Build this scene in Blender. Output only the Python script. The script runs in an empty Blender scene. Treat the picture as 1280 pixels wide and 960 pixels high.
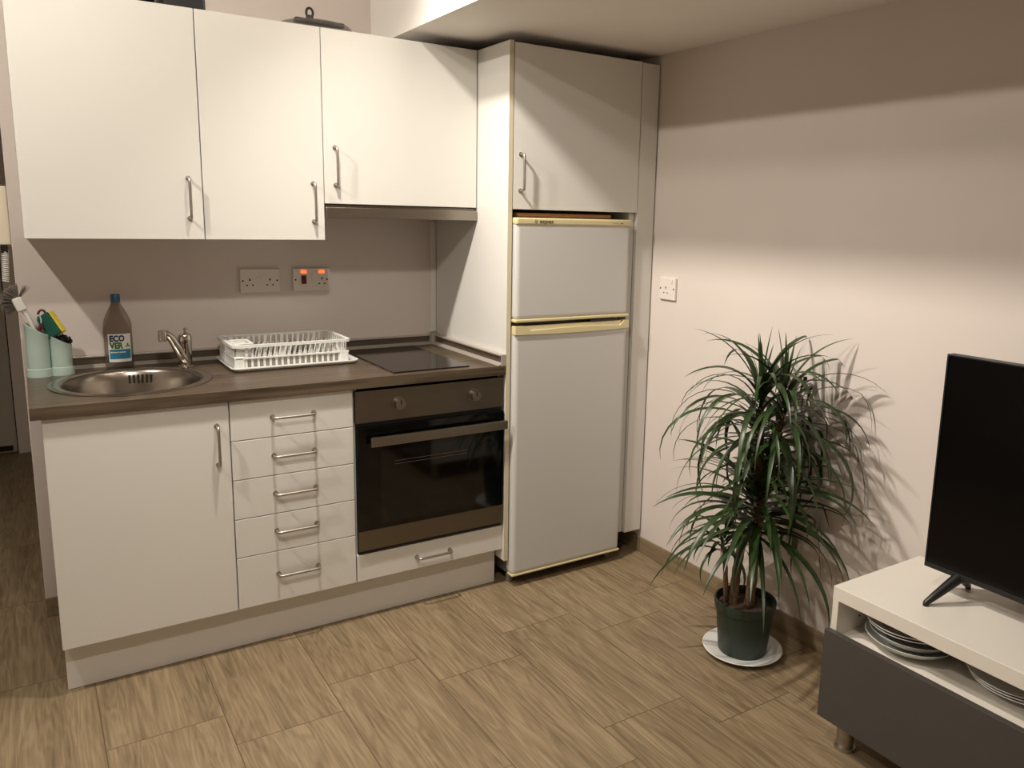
import bpy, bmesh, math, random
from mathutils import Vector, Matrix
random.seed(7)
PI = math.pi
SC = bpy.context.scene
COL = SC.collection

# ------------------------------------------------------------------ camera
cd = bpy.data.cameras.new('camera'); cam = bpy.data.objects.new('camera', cd); COL.objects.link(cam)
cam.location = (0.07702, -3.28494, 1.47942)
cam.rotation_euler = (1.39138, -0.0232, -0.57912)
cd.sensor_width = 36.0
cd.lens = 36.0 * 1013.08 / 1280
cd.shift_x = -(695.85 - 640) / 1280
cd.shift_y = (455.48 - 480) / 1280
cd.clip_start = 0.02
SC.camera = cam
# ------------------------------------------------------------------ light
SC.view_settings.view_transform = 'Standard'
SC.view_settings.look = 'None'
SC.view_settings.gamma = 1
SC.view_settings.use_curve_mapping = False
SC.view_settings.exposure = 0.12
w = bpy.data.worlds.new('world'); SC.world = w; w.use_nodes = True
w.node_tree.nodes['Background'].inputs[0].default_value = (1.0, 0.85, 0.7, 1)
w.node_tree.nodes['Background'].inputs[1].default_value = 0.008

def lamp(name, loc, target, watt, size, cone=130, blend=1.0, color=(1.0, 0.922, 0.815)):
    """a spot fitting in the raised part of the ceiling"""
    l = bpy.data.lights.new(name, 'SPOT'); l.energy = watt; l.shadow_soft_size = size; l.color = color
    l.spot_size = math.radians(cone); l.spot_blend = blend
    o = bpy.data.objects.new(name, l); COL.objects.link(o); o.location = loc
    o.rotation_euler = (Vector(target) - Vector(loc)).to_track_quat('-Z', 'Y').to_euler()
    return o
lamp('ceiling_spot', (-0.70, -1.12, 2.74), (0.9, -1.15, 0.8), 94, 0.03, 160)
lamp('ceiling_spot', (0.75, -1.02, 2.61), (1.7, -1.70, 0.6), 156, 0.042, 140)
lamp('ceiling_spot', (0.30, -2.40, 2.62), (0.6, -1.1, 0.0), 60, 0.05, 150)

# ------------------------------------------------------------------ materials
def lin(c):
    return tuple((v / 12.92 if v <= 0.04045 else ((v + 0.055) / 1.055) ** 2.4) for v in (x / 255 for x in c))
MATS = {}
def mat(name, rgb, rough=0.5, metal=0.0, spec=0.5, coat=0.0, noise=0.0, nscale=8.0, bump=0.0, bscale=200.0, emit=None, es=0.0, stretch=(1, 1, 1)):
    m = bpy.data.materials.new(name); m.use_nodes = True
    nt = m.node_tree; b = nt.nodes['Principled BSDF']
    c = lin(rgb)
    b.inputs['Base Color'].default_value = (*c, 1)
    b.inputs['Roughness'].default_value = rough
    b.inputs['Metallic'].default_value = metal
    b.inputs['Specular IOR Level'].default_value = spec
    b.inputs['Coat Weight'].default_value = coat
    tc = nt.nodes.new('ShaderNodeTexCoord'); mp = nt.nodes.new('ShaderNodeMapping')
    mp.inputs['Scale'].default_value = stretch
    nt.links.new(tc.outputs['Object'], mp.inputs['Vector'])
    if noise > 0:
        n = nt.nodes.new('ShaderNodeTexNoise'); n.inputs['Scale'].default_value = nscale; n.inputs['Detail'].default_value = 4
        nt.links.new(mp.outputs[0], n.inputs['Vector'])
        r = nt.nodes.new('ShaderNodeValToRGB')
        r.color_ramp.elements[0].position = 0.3; r.color_ramp.elements[1].position = 0.7
        r.color_ramp.elements[0].color = (*[v * (1 - noise) for v in c], 1)
        r.color_ramp.elements[1].color = (*[min(1, v * (1 + noise)) for v in c], 1)
        nt.links.new(n.outputs['Fac'], r.inputs['Fac']); nt.links.new(r.outputs['Color'], b.inputs['Base Color'])
    if bump > 0:
        n2 = nt.nodes.new('ShaderNodeTexNoise'); n2.inputs['Scale'].default_value = bscale; n2.inputs['Detail'].default_value = 3
        nt.links.new(mp.outputs[0], n2.inputs['Vector'])
        bp = nt.nodes.new('ShaderNodeBump'); bp.inputs['Strength'].default_value = bump; bp.inputs['Distance'].default_value = 0.002
        nt.links.new(n2.outputs['Fac'], bp.inputs['Height']); nt.links.new(bp.outputs[0], b.inputs['Normal'])
    if emit:
        b.inputs['Emission Color'].default_value = (*lin(emit), 1); b.inputs['Emission Strength'].default_value = es
    MATS[name] = m
    return m

WALL = mat('wall_paint', (218, 208, 201), 0.75, spec=0.25, noise=0.015, nscale=3, bump=0.05, bscale=90)
CEIL = mat('ceiling_paint', (238, 233, 227), 0.85, spec=0.2, noise=0.012, nscale=3)
WHITE = mat('cabinet_laminate', (224, 222, 216), 0.38, spec=0.4, noise=0.008, nscale=2)
EDGE = mat('cream_edging', (214, 205, 178), 0.4)
DARKGAP = mat('dark_recess', (22, 19, 17), 0.8)
BENCH = mat('bench_white', (226, 220, 210), 0.35, spec=0.4)
CHARC = mat('charcoal_front', (74, 70, 67), 0.5, spec=0.35, noise=0.03, nscale=20)
STEEL = mat('brushed_steel', (158, 150, 140), 0.32, 1.0, noise=0.06, nscale=40, stretch=(1, 1, 30))
OVENST = mat('oven_steel', (128, 119, 106), 0.38, 1.0, noise=0.05, nscale=30, stretch=(1, 1, 40))
SINKST = mat('sink_steel', (168, 160, 150), 0.25, 1.0, noise=0.04, nscale=30)
CHROME = mat('chrome', (200, 196, 190), 0.12, 1.0)
HANDLE = mat('satin_nickel', (186, 180, 172), 0.36, 1.0)
BLKGLASS = mat('black_glass', (6, 6, 6), 0.06, spec=0.5)
OVENWIN = mat('oven_window_glass', (15, 13, 11), 0.05, spec=0.6)
HOBGL = mat('hob_glass', (36, 29, 26), 0.10, spec=0.5)
FRIDGE = mat('fridge_enamel', (205, 203, 199), 0.33, spec=0.45, bump=0.06, bscale=350)
FCREAM = mat('yellowed_plastic', (218, 205, 160), 0.4)
GREY = mat('grey_plastic', (120, 118, 114), 0.5)
BLKP = mat('black_plastic', (18, 18, 19), 0.4)
TVSCR = mat('tv_screen', (4, 4, 5), 0.15, spec=0.22)
WHP = mat('white_plastic', (226, 224, 216), 0.4)
SOCK = mat('socket_plastic', (228, 220, 212), 0.42)
RACKW = mat('rack_plastic', (232, 232, 228), 0.4)
TEAL = mat('pale_teal_plastic', (178, 198, 190), 0.45)
SPG = mat('scourer_green', (22, 82, 66), 0.9, noise=0.25, nscale=300)
SPY = mat('sponge_yellow', (214, 190, 70), 0.9, noise=0.12, nscale=200)
BRIST = mat('grey_bristle', (128, 120, 112), 0.8, noise=0.2, nscale=200)
MAROON = mat('maroon_plastic', (92, 34, 48), 0.5)
DKSC = mat('dark_scourer', (34, 28, 26), 0.8, noise=0.3, nscale=150)
NAVY = mat('navy_print', (28, 34, 92), 0.5)
GREEN = mat('green_print', (58, 140, 52), 0.5)
BLUE = mat('blue_print', (40, 124, 160), 0.5)
LABEL = mat('paper_label', (226, 226, 218), 0.5)
CAPB = mat('blue_cap', (22, 74, 104), 0.4)
SOIL = mat('soil', (60, 40, 28), 0.95, noise=0.5, nscale=120, bump=0.8, bscale=120)
POT = mat('dark_green_pot', (38, 52, 42), 0.45, noise=0.05, nscale=30)
TRUNK = mat('dracaena_bark', (110, 88, 62), 0.8, noise=0.3, nscale=60, bump=0.5, bscale=90, stretch=(1, 1, 3))
LEAF = mat('dracaena_leaf', (42, 62, 27), 0.38, spec=0.5, noise=0.4, nscale=14)
CERAM = mat('white_ceramic', (226, 226, 222), 0.15, spec=0.5)
WOODB = mat('brown_board', (150, 104, 66), 0.6, noise=0.15, nscale=20, stretch=(1, 12, 1))
REDSW = mat('red_rocker', (96, 8, 8), 0.35)
NEON = mat('neon_indicator', (255, 92, 50), 0.4, emit=(255, 78, 30), es=3.0)
INTER = mat('intercom_cream', (222, 212, 190), 0.45)
DOORM = mat('hall_door_paint', (182, 175, 160), 0.5)
FRAMEM = mat('door_frame_paint', (222, 212, 200), 0.5)
ALU = mat('satin_aluminium', (172, 164, 152), 0.4, 0.9)

def floor_mat():
    m = bpy.data.materials.new('wood_look_tile'); m.use_nodes = True
    nt = m.node_tree; N = nt.nodes.new; L = nt.links.new; b = nt.nodes['Principled BSDF']
    tc = N('ShaderNodeTexCoord'); sp = N('ShaderNodeSeparateXYZ'); L(tc.outputs['Object'], sp.inputs[0])
    def math_(op, a, bb=None):
        n = N('ShaderNodeMath'); n.operation = op
        if isinstance(a, (int, float)): n.inputs[0].default_value = a
        else: L(a, n.inputs[0])
        if bb is not None:
            if isinstance(bb, (int, float)): n.inputs[1].default_value = bb
            else: L(bb, n.inputs[1])
        return n.outputs[0]
    u = math_('ADD', sp.outputs['Y'], 1.095 + 6.35); v = math_('ADD', sp.outputs['X'], -0.165 + 6.2)
    cb = N('ShaderNodeCombineXYZ'); L(u, cb.inputs[0]); L(v, cb.inputs[1])
    br = N('ShaderNodeTexBrick'); L(cb.outputs[0], br.inputs['Vector'])
    br.offset = 0.75; br.offset_frequency = 2; br.squash = 1; br.squash_frequency = 2
    br.inputs['Scale'].default_value = 1; br.inputs['Brick Width'].default_value = 0.635; br.inputs['Row Height'].default_value = 0.31
    br.inputs['Mortar Size'].default_value = 0.0016; br.inputs['Mortar Smooth'].default_value = 0.1; br.inputs['Bias'].default_value = 0
    br.inputs['Color1'].default_value = (0, 0, 0, 1); br.inputs['Color2'].default_value = (1, 1, 1, 1); br.inputs['Mortar'].default_value = (0.5, 0.5, 0.5, 1)
    rnd = N('ShaderNodeSeparateColor'); L(br.outputs['Color'], rnd.inputs[0])
    # grain coordinates shifted per plank
    off = math_('MULTIPLY', rnd.outputs[0], 37.0)
    x2 = math_('MULTIPLY', sp.outputs['X'], 9.0); y2 = math_('MULTIPLY', sp.outputs['Y'], 0.9)
    c2 = N('ShaderNodeCombineXYZ'); L(x2, c2.inputs[0]); L(y2, c2.inputs[1]); L(off, c2.inputs[2])
    n1 = N('ShaderNodeTexNoise'); n1.inputs['Scale'].default_value = 1.7; n1.inputs['Detail'].default_value = 3; n1.inputs['Roughness'].default_value = 0.5; L(c2.outputs[0], n1.inputs['Vector'])
    n1.inputs['Distortion'].default_value = 0.4
    rings = math_('MULTIPLY', n1.outputs['Fac'], 60.0); rs = math_('SINE', rings); rs = math_('MULTIPLY_ADD', rs, 0.5); 
    rs.node.inputs[2].default_value = 0.5
    # fine fibres
    x3 = math_('MULTIPLY', sp.outputs['X'], 120.0); y3 = math_('MULTIPLY', sp.outputs['Y'], 5.0)
    c3 = N('ShaderNodeCombineXYZ'); L(x3, c3.inputs[0]); L(y3, c3.inputs[1]); L(off, c3.inputs[2])
    n2 = N('ShaderNodeTexNoise'); n2.inputs['Scale'].default_value = 1.0; n2.inputs['Detail'].default_value = 5; L(c3.outputs[0], n2.inputs['Vector'])
    n3 = N('ShaderNodeTexNoise'); n3.inputs['Scale'].default_value = 2.2; n3.inputs['Detail'].default_value = 3; L(c2.outputs[0], n3.inputs['Vector'])
    f = math_('MULTIPLY', rs, 0.14); f = math_('ADD', f, math_('MULTIPLY', n2.outputs['Fac'], 0.56)); f = math_('ADD', f, math_('MULTIPLY', n3.outputs['Fac'], 0.50))
    f = math_('ADD', f, math_('MULTIPLY', rnd.outputs[0], 0.10))
    rp = N('ShaderNodeValToRGB'); L(f, rp.inputs['Fac'])
    e = rp.color_ramp.elements
    e[0].position = 0.42; e[0].color = (*lin((106, 91, 69)), 1)
    e[1].position = 0.88; e[1].color = (*lin((155, 137, 109)), 1)
    k = e.new(0.645); k.color = (*lin((133, 115, 89)), 1)
    mx = N('ShaderNodeMix'); mx.data_type = 'RGBA'; L(br.outputs['Fac'], mx.inputs['Factor']); L(rp.outputs['Color'], mx.inputs['A']); mx.inputs['B'].default_value = (*lin((96, 78, 58)), 1)
    L(mx.outputs['Result'], b.inputs['Base Color'])
    b.inputs['Roughness'].default_value = 0.5; b.inputs['Specular IOR Level'].default_value = 0.35
    bp = N('ShaderNodeBump'); bp.inputs['Strength'].default_value = 0.25; bp.inputs['Distance'].default_value = 0.002
    h = math_('SUBTRACT', f, math_('MULTIPLY', br.outputs['Fac'], 1.0)); L(h, bp.inputs['Height']); L(bp.outputs[0], b.inputs['Normal'])
    return m
FLOOR = floor_mat()

def streak_mat(name, dark, light, axis, rough=0.4, sc=70.0, along=2.0):
    """wood laminate with streaks running along one axis"""
    m = bpy.data.materials.new(name); m.use_nodes = True
    nt = m.node_tree; N = nt.nodes.new; L = nt.links.new; b = nt.nodes['Principled BSDF']
    tc = N('ShaderNodeTexCoord'); mp = N('ShaderNodeMapping'); s = [sc, sc, sc]; s[axis] = along
    mp.inputs['Scale'].default_value = s; L(tc.outputs['Object'], mp.inputs['Vector'])
    n = N('ShaderNodeTexNoise'); n.inputs['Scale'].default_value = 1; n.inputs['Detail'].default_value = 5; n.inputs['Roughness'].default_value = 0.6; L(mp.outputs[0], n.inputs['Vector'])
    r = N('ShaderNodeValToRGB'); e = r.color_ramp.elements; e[0].position = 0.34; e[0].color = (*lin(dark), 1); e[1].position = 0.68; e[1].color = (*lin(light), 1)
    L(n.outputs['Fac'], r.inputs['Fac']); L(r.outputs['Color'], b.inputs['Base Color']); b.inputs['Roughness'].default_value = rough
    return m
WORKTOP = streak_mat('dark_wood_laminate', (60, 48, 37), (108, 93, 75), 0, 0.33, 60, 2.5)
UPST = streak_mat('dark_wood_upstand', (78, 68, 58), (108, 94, 80), 0, 0.3, 60, 2.5)
UPMET = mat('upstand_metal', (190, 182, 172), 0.35, 0.35)
SKIRT = streak_mat('skirting_tile', (118, 101, 79), (152, 134, 107), 1, 0.45, 45, 3)

def clear_mat(name, tint, gl=0.2, rough=0.1, fac=0.12):
    m = bpy.data.materials.new(name); m.use_nodes = True
    nt = m.node_tree; N = nt.nodes.new; L = nt.links.new
    for n in list(nt.nodes):
        if n.type == 'BSDF_PRINCIPLED': nt.nodes.remove(n)
    out = [n for n in nt.nodes if n.type == 'OUTPUT_MATERIAL'][0]
    t = N('ShaderNodeBsdfTransparent'); t.inputs[0].default_value = (*lin(tint), 1)
    p = N('ShaderNodeBsdfPrincipled'); p.inputs['Base Color'].default_value = (*lin((150, 144, 136)), 1); p.inputs['Roughness'].default_value = rough
    lw = N('ShaderNodeLayerWeight'); lw.inputs['Blend'].default_value = 0.35
    ad = N('ShaderNodeMath'); ad.operation = 'MULTIPLY_ADD'; L(lw.outputs['Facing'], ad.inputs[0]); ad.inputs[1].default_value = gl; ad.inputs[2].default_value = fac
    mx = N('ShaderNodeMixShader'); L(ad.outputs[0], mx.inputs[0]); L(t.outputs[0], mx.inputs[1]); L(p.outputs[0], mx.inputs[2]); L(mx.outputs[0], out.inputs[0])
    return m
BOTTLE = clear_mat('clear_grey_plastic', (224, 218, 212), 0.5, 0.12, 0.10)
LIDGL = clear_mat('clear_lid_glass', (215, 215, 212), 0.5, 0.08, 0.1)
FROST = clear_mat('frosted_plastic', (225, 225, 222), 0.3, 0.4, 0.55)

# ------------------------------------------------------------------ mesh helpers
class MB:
    def __init__(s): s.bm = bmesh.new()
    def box(s, x0, x1, y0, y1, z0, z1):
        c = Vector(((x0 + x1) / 2, (y0 + y1) / 2, (z0 + z1) / 2))
        M = Matrix.Translation(c) @ Matrix.Diagonal((abs(x1 - x0), abs(y1 - y0), abs(z1 - z0), 1))
        bmesh.ops.create_cube(s.bm, size=1, matrix=M); return s
    def rbox(s, M, sx, sy, sz):
        bmesh.ops.create_cube(s.bm, size=1, matrix=M @ Matrix.Diagonal((sx, sy, sz, 1))); return s
    def cyl(s, a, b, r0, r1=None, n=24, caps=True):
        a = Vector(a); b = Vector(b); d = b - a; r1 = r0 if r1 is None else r1
        M = Matrix.Translation((a + b) / 2) @ d.to_track_quat('Z', 'Y').to_matrix().to_4x4()
        bmesh.ops.create_cone(s.bm, cap_ends=caps, segments=n, radius1=r0, radius2=r1, depth=d.length, matrix=M); return s
    def ball(s, c, r, sx=1, sy=1, sz=1, n=16):
        bmesh.ops.create_uvsphere(s.bm, u_segments=n, v_segments=max(6, n // 2), radius=r, matrix=Matrix.Translation(c) @ Matrix.Diagonal((sx, sy, sz, 1))); return s
    def tube(s, pts, r, n=10, closed=False):
        pts = [Vector(p) for p in pts]; rr = r if isinstance(r, (list, tuple)) else [r] * len(pts)
        rings = []; up = Vector((0, 0, 1)); prev = None
        N = len(pts)
        for i, p in enumerate(pts):
            if closed: t = pts[(i + 1) % N] - pts[(i - 1) % N]
            else: t = pts[min(i + 1, N - 1)] - pts[max(i - 1, 0)]
            t.normalize()
            if prev is None:
                a = up if abs(t.dot(up)) < 0.9 else Vector((1, 0, 0)); u = t.cross(a).normalized()
            else:
                u = (prev - t * prev.dot(t)).normalized()
            prev = u; v = t.cross(u)
            rings.append([s.bm.verts.new(p + (u * math.cos(2 * PI * k / n) + v * math.sin(2 * PI * k / n)) * rr[i]) for k in range(n)])
        m = N if closed else N - 1
        for i in range(m):
            A = rings[i]; B = rings[(i + 1) % N]
            for k in range(n): s.bm.faces.new((A[k], A[(k + 1) % n], B[(k + 1) % n], B[k]))
        if not closed:
            s.bm.faces.new(list(reversed(rings[0]))); s.bm.faces.new(rings[-1])
        return s
    def lathe(s, prof, c=(0, 0, 0), n=48, sx=1, sy=1, closed=False):
        rings = []
        for r, z in prof:
            if r < 1e-6: rings.append([s.bm.verts.new((c[0], c[1], c[2] + z))])
            else: rings.append([s.bm.verts.new((c[0] + r * sx * math.cos(2 * PI * k / n), c[1] + r * sy * math.sin(2 * PI * k / n), c[2] + z)) for k in range(n)])
        P = list(zip(rings[:-1], rings[1:]))
        if closed: P.append((rings[-1], rings[0]))
        for A, B in P:
            for k in range(n):
                k2 = (k + 1) % n
                if len(A) == 1 and len(B) == 1: continue
                if len(A) == 1: s.bm.faces.new((A[0], B[k2], B[k]))
                elif len(B) == 1: s.bm.faces.new((A[k], A[k2], B[0]))
                else: s.bm.faces.new((A[k], A[k2], B[k2], B[k]))
        return s
    def prism(s, pts, off):
        """polygon of 3-D points extruded by an offset vector"""
        off = Vector(off); A = [s.bm.verts.new(p) for p in pts]; B = [s.bm.verts.new(Vector(p) + off) for p in pts]
        n = len(pts); s.bm.faces.new(list(reversed(A))); s.bm.faces.new(B)
        for k in range(n): s.bm.faces.new((A[k], A[(k + 1) % n], B[(k + 1) % n], B[k]))
        return s
    def build(s, name, m, parent=None, bevel=0.0, smooth=False, seg=2, recalc=True, solid=0.0):
        if recalc: bmesh.ops.recalc_face_normals(s.bm, faces=s.bm.faces)
        if smooth:
            for f in s.bm.faces: f.smooth = True
        me = bpy.data.meshes.new(name); o = bpy.data.objects.new(name, me); COL.objects.link(o)
        og = Vector((0, 0, 0))
        if parent is not None:
            o.parent = parent; og = ORG[parent.name]
        else:
            # put the origin at the base of the mesh
            xs = [v.co for v in s.bm.verts]
            og = Vector(((min(v.x for v in xs) + max(v.x for v in xs)) / 2, (min(v.y for v in xs) + max(v.y for v in xs)) / 2, min(v.z for v in xs)))
            if name.startswith(('floor',)): og = Vector((0, 0, 0))
            o.location = og
        ORG[o.name] = og
        bmesh.ops.translate(s.bm, verts=s.bm.verts, vec=-og)
        s.bm.to_mesh(me); s.bm.free(); me.materials.append(m)
        if solid > 0:
            md = o.modifiers.new('solid', 'SOLIDIFY'); md.thickness = solid; md.offset = 0
        if bevel > 0:
            md = o.modifiers.new('bevel', 'BEVEL'); md.width = bevel; md.segments = seg; md.limit_method = 'ANGLE'; md.angle_limit = math.radians(40)
            md.harden_normals = False
        if smooth:
            try: me.set_sharp_from_angle(angle=math.radians(38))
            except Exception: pass
        return o
ORG = {}
def tag(o, label, cat, group=None, kind=None):
    o['label'] = label; o['category'] = cat
    if group: o['group'] = group
    if kind: o['kind'] = kind
    return o
def thing(name, label, cat, loc, group=None):
    o = bpy.data.objects.new(name, None); COL.objects.link(o); o.location = loc; o.empty_display_size = 0.05
    ORG[o.name] = Vector(loc); return tag(o, label, cat, group)
def struct(o): o['kind'] = 'structure'; return o
def text_part(name, txt, size, x, y, z, m, parent, facing='-y', bold=0.0, xscale=1.0, depth=0.0004):
    cu = bpy.data.curves.new('lettering', 'FONT'); cu.body = txt; cu.size = size; cu.extrude = depth; cu.offset = bold; cu.resolution_u = 3
    tmp = bpy.data.objects.new('lettering', cu); COL.objects.link(tmp)
    dg = bpy.context.evaluated_depsgraph_get()
    me = bpy.data.meshes.new_from_object(tmp.evaluated_get(dg)); bpy.data.objects.remove(tmp); bpy.data.curves.remove(cu)
    b = MB(); b.bm.from_mesh(me); bpy.data.meshes.remove(me)
    for v in b.bm.verts:
        a, c, d = v.co.x * xscale, v.co.y, v.co.z
        v.co = Vector((x + a, y - d, z + c))
    return b.build(name, m, parent, recalc=False)

def handle(parent, a, b, out, r=0.0048, name='handle'):
    """bow handle from foot a to foot b standing off along out"""
    a = Vector(a); b = Vector(b); o = Vector(out); t = (b - a).normalized(); q = 0.010
    L = o.length; on = o.normalized()
    pts = [a, a + on * (L - q)]
    for k in range(1, 5):
        an = k / 5 * PI / 2
        pts.append(a + on * (L - q) + on * q * math.sin(an) + t * q * (1 - math.cos(an)))
    pts.append(a + o + t * q)
    n = 8
    for k in range(1, n): pts.append(a + o + t * q + (b - a - 2 * t * q) * k / n)
    pts.append(b + o - t * q)
    for k in range(1, 5):
        an = k / 5 * PI / 2
        pts.append(b + o - t * q + t * q * math.sin(an) - on * q * (1 - math.cos(an)))
    pts += [b + on * (L - q), b]
    m = MB(); m.tube(pts, r, 10)
    m.cyl(a, a + on * 0.003, r * 1.7, n=14); m.cyl(b, b + on * 0.003, r * 1.7, n=14)
    return m.build(name, HANDLE, parent, smooth=True)

# ================================================================== SETTING
XR = 2.318      # right wall
YB = 0.02       # back wall
XE = 0.052      # free end of the back wall
XS = 1.325      # beam edge
ZS = 2.138      # underside of the beam
ZC = 2.86
YF = -4.3; XL = -1.3; YH = 2.44
struct(MB().box(XL - .1, XR + .1, YF - .1, YH + .1, -0.05, 0.0).build('floor', FLOOR))
struct(MB().box(XE, XR + .1, YB, YB + .12, 0, ZC).build('wall_back', WALL, bevel=0.003))
struct(MB().box(XR, XR + .1, YF - .1, YB, 0, ZC).build('wall_right', WALL))
struct(MB().box(XL - .1, XL, YF - .1, YH + .1, 0, ZC).build('wall_left', WALL))
struct(MB().box(XL, XR, YF - .1, YF, 0, ZC).build('wall_front', WALL))
struct(MB().box(XE, XE + .1, YB + .12, YH, 0, ZC).build('wall_hall', WALL))
# hall end wall with door opening
hd0, hd1, hz = -0.86, -0.035, 2.02
struct(MB().box(XL, hd0 - .07, YH, YH + .1, 0, ZC).box(hd1 + .07, XE, YH, YH + .1, 0, ZC).box(hd0 - .07, hd1 + .07, YH, YH + .1, hz + .07, ZC).build('wall_end', WALL))
struct(MB().box(hd0 - .07, hd0 - .006, YH - .015, YH + .09, 0, hz + .07).box(hd1 + .006, hd1 + .07, YH - .015, YH + .09, 0, hz + .07).box(hd0 - .006, hd1 + .006, YH - .015, YH + .09, hz + .006, hz + .07).build('trim_1', FRAMEM, bevel=.004))
d = struct(MB().box(hd0, hd1, YH + .01, YH + .05, 0.008, hz).build('door_1', DOORM, bevel=.002))
MB().box(hd0 + .02, hd1 - .02, YH + .002, YH + .01, 0.02, 0.05).build('draught_strip', DARKGAP, d)
MB().cyl((hd0 + .06, YH + .01, 1.0), (hd0 + .06, YH - .03, 1.0), .009).cyl((hd0 + .06, YH - .035, 1.0), (hd0 + .17, YH - .035, 1.0), .008).build('door_handle', CHROME, d, smooth=True)
# ceiling: raised part, beam cheek and low soffit in one shell
c = MB()
c.box(XL - .1, XS, YF - .1, YH + .1, ZC, ZC + .1)
c.box(XS, XR + .1, YF - .1, YB + .12, ZS, ZC + .1)
struct(c.build('ceiling', CEIL))
# skirting tiles
def skirting(name, runs, axis):
    m = MB()
    for a, b in runs:
        if axis == 'y': m.box(XR - .010, XR, a, b, 0, .072)
        else: m.box(a, b, YB - .010, YB, 0, .072)
    return struct(m.build(name, SKIRT, bevel=.0015))
ys = [YF, -3.68, -3.05, -2.42, -1.79, -1.16, -0.66, -0.64]
runs = []
yy = YB - .012
for yb in (-0.615, -1.165, -1.715, -2.265, -2.815, -3.365, -3.915, YF):
    runs.append((yb + .0015, yy)); yy = yb - .0015
skirting('baseboard_right', runs, 'y')
skirting('baseboard_back', [(XE, .43), (.433, 1.03), (1.033, 1.6), (1.603, 2.2), (2.203, XR - .012)], 'x')
struct(MB().box(1.578, 1.604, YB - .006, YB, .965, 1.45).build('trim_2', WHP, bevel=.001))

# ================================================================== WALL CABINETS
YW = -0.37
def hollow(m, x0, x1, y0, y1, z0, z1, t=.016, back=True, top=True):
    m.box(x0, x0 + t, y0, y1, z0, z1); m.box(x1 - t, x1, y0, y1, z0, z1)
    m.box(x0 + t, x1 - t, y0, y1, z0, z0 + t)
    if top: m.box(x0 + t, x1 - t, y0, y1, z1 - t, z1)
    if back: m.box(x0 + t, x1 - t, y1 - .006, y1, z0 + t, z1 - t)
    return m
def wall_cab(x0, x1, z0, z1, label, hx, hz0, hz1):
    t = thing('wall_cabinet', label, 'cabinet', ((x0 + x1) / 2, YB, z0), 'white wall cabinets')
    hollow(MB(), x0 + .001, x1 - .001, YW + .020, YB - .001, z0 + .001, z1 - .001).build('body', WHITE, t, bevel=.001)
    dr = MB().box(x0 + .0015, x1 - .0015, YW, YW + .018, z0, z1).build('door', WHITE, t, bevel=.0015)
    handle(dr, (hx, YW, hz0), (hx, YW, hz1), (0, -.030, 0))
    return t
wall_cab(.087, .592, 1.380, 2.103, 'white wall cabinet over the round sink, its handle at the lower right', .549, 1.449, 1.577)
wall_cab(.592, .995, 1.380, 2.103, 'narrower white wall cabinet over the dish rack and the left double socket', .955, 1.445, 1.577)
wall_cab(.995, 1.603, 1.509, 2.103, 'short white wall cabinet above the extractor hood, handle at its lower left', 1.036, 1.575, 1.705)

h = thing('extractor_hood', 'slim grey steel extractor hood under the short wall cabinet', 'hood', (1.3, YB, 1.459))
MB().box(.999, 1.601, YW + .012, YB - .002, 1.462, 1.506).build('body', OVENST, h, bevel=.001)
MB().box(.997, 1.602, YW - .004, YW + .012, 1.459, 1.497).build('front_lip', STEEL, h, bevel=.002)
MB().box(1.03, 1.56, YW + .05, -.06, 1.459, 1.4625).build('grease_filter', GREY, h)

# ================================================================== TALL FRIDGE HOUSING
YT = -0.614
tc_ = thing('tall_cabinet', 'tall white housing around the fridge, top door above and filler strip by the right wall', 'cabinet', (1.96, YB, 0))
MB().box(1.606, 1.623, YT, YB - .001, .112, 2.104).build('side_panel', WHITE, tc_, bevel=.001)
MB().box(1.6055, 1.6235, YT - .0012, YT, .112, 2.104).build('edging', EDGE, tc_)
hollow(MB(), 1.6235, 2.222, YT + .022, YB - .002, 1.507, 2.100).build('top_box', WHITE, tc_)
dr = MB().box(1.628, 2.219, YT, YT + .018, 1.506, 2.100).build('door', WHITE, tc_, bevel=.0015)
handle(dr, (1.657, YT, 1.575), (1.657, YT, 1.707), (0, -.030, 0))
MB().box(2.2225, 2.311, YT + .002, YT + .02, .108, 2.098).build('filler_strip', WHITE, tc_, bevel=.001)
MB().box(2.196, 2.2215, YT + .020, YB - .002, .108, 1.506).build('right_panel', WHITE, tc_, bevel=.001)

# ---------------- fridge
f = thing('fridge_freezer', 'old white two-door fridge freezer with yellowed cream trims', 'fridge', (1.9, -.3, 0))
FX0, FX1, FY = 1.630, 2.172, -.640
MB().box(1.634, 2.168, -.575, -.04, .045, 1.468).build('body', GREY, f, bevel=.004)
def fdoor(name, z0, z1):
    return MB().box(FX0, FX1, FY, -.582, z0, z1).build(name, FRIDGE, f, bevel=.017, seg=5)
fd = fdoor('freezer_door', 1.089, 1.463)
fr = fdoor('fridge_door', .052, 1.062)
MB().box(FX0 - .002, FX1 + .002, FY - .004, -.58, 1.449, 1.476).build('top_trim', FCREAM, fd, bevel=.007, seg=3)
MB().box(FX0 - .002, FX1 + .001, FY - .004, -.58, 1.080, 1.0925).build('bottom_trim', FCREAM, fd, bevel=.004, seg=3)
text_part('lettering', 'aspes', .022, FX0 + .098, FY - .0045, 1.4565, BLKP, fd, bold=.0, xscale=1.3)
s = MB()
for k in range(4):
    a = k * PI / 2 + .4
    s.box(FX0 + .082 + .005 * math.cos(a) - .0018, FX0 + .082 + .005 * math.cos(a) + .0018, FY - .0049, FY - .0042, 1.462 + .005 * math.sin(a) - .0018, 1.462 + .005 * math.sin(a) + .0018)
s.build('logo_mark', BLKP, fd)
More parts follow.
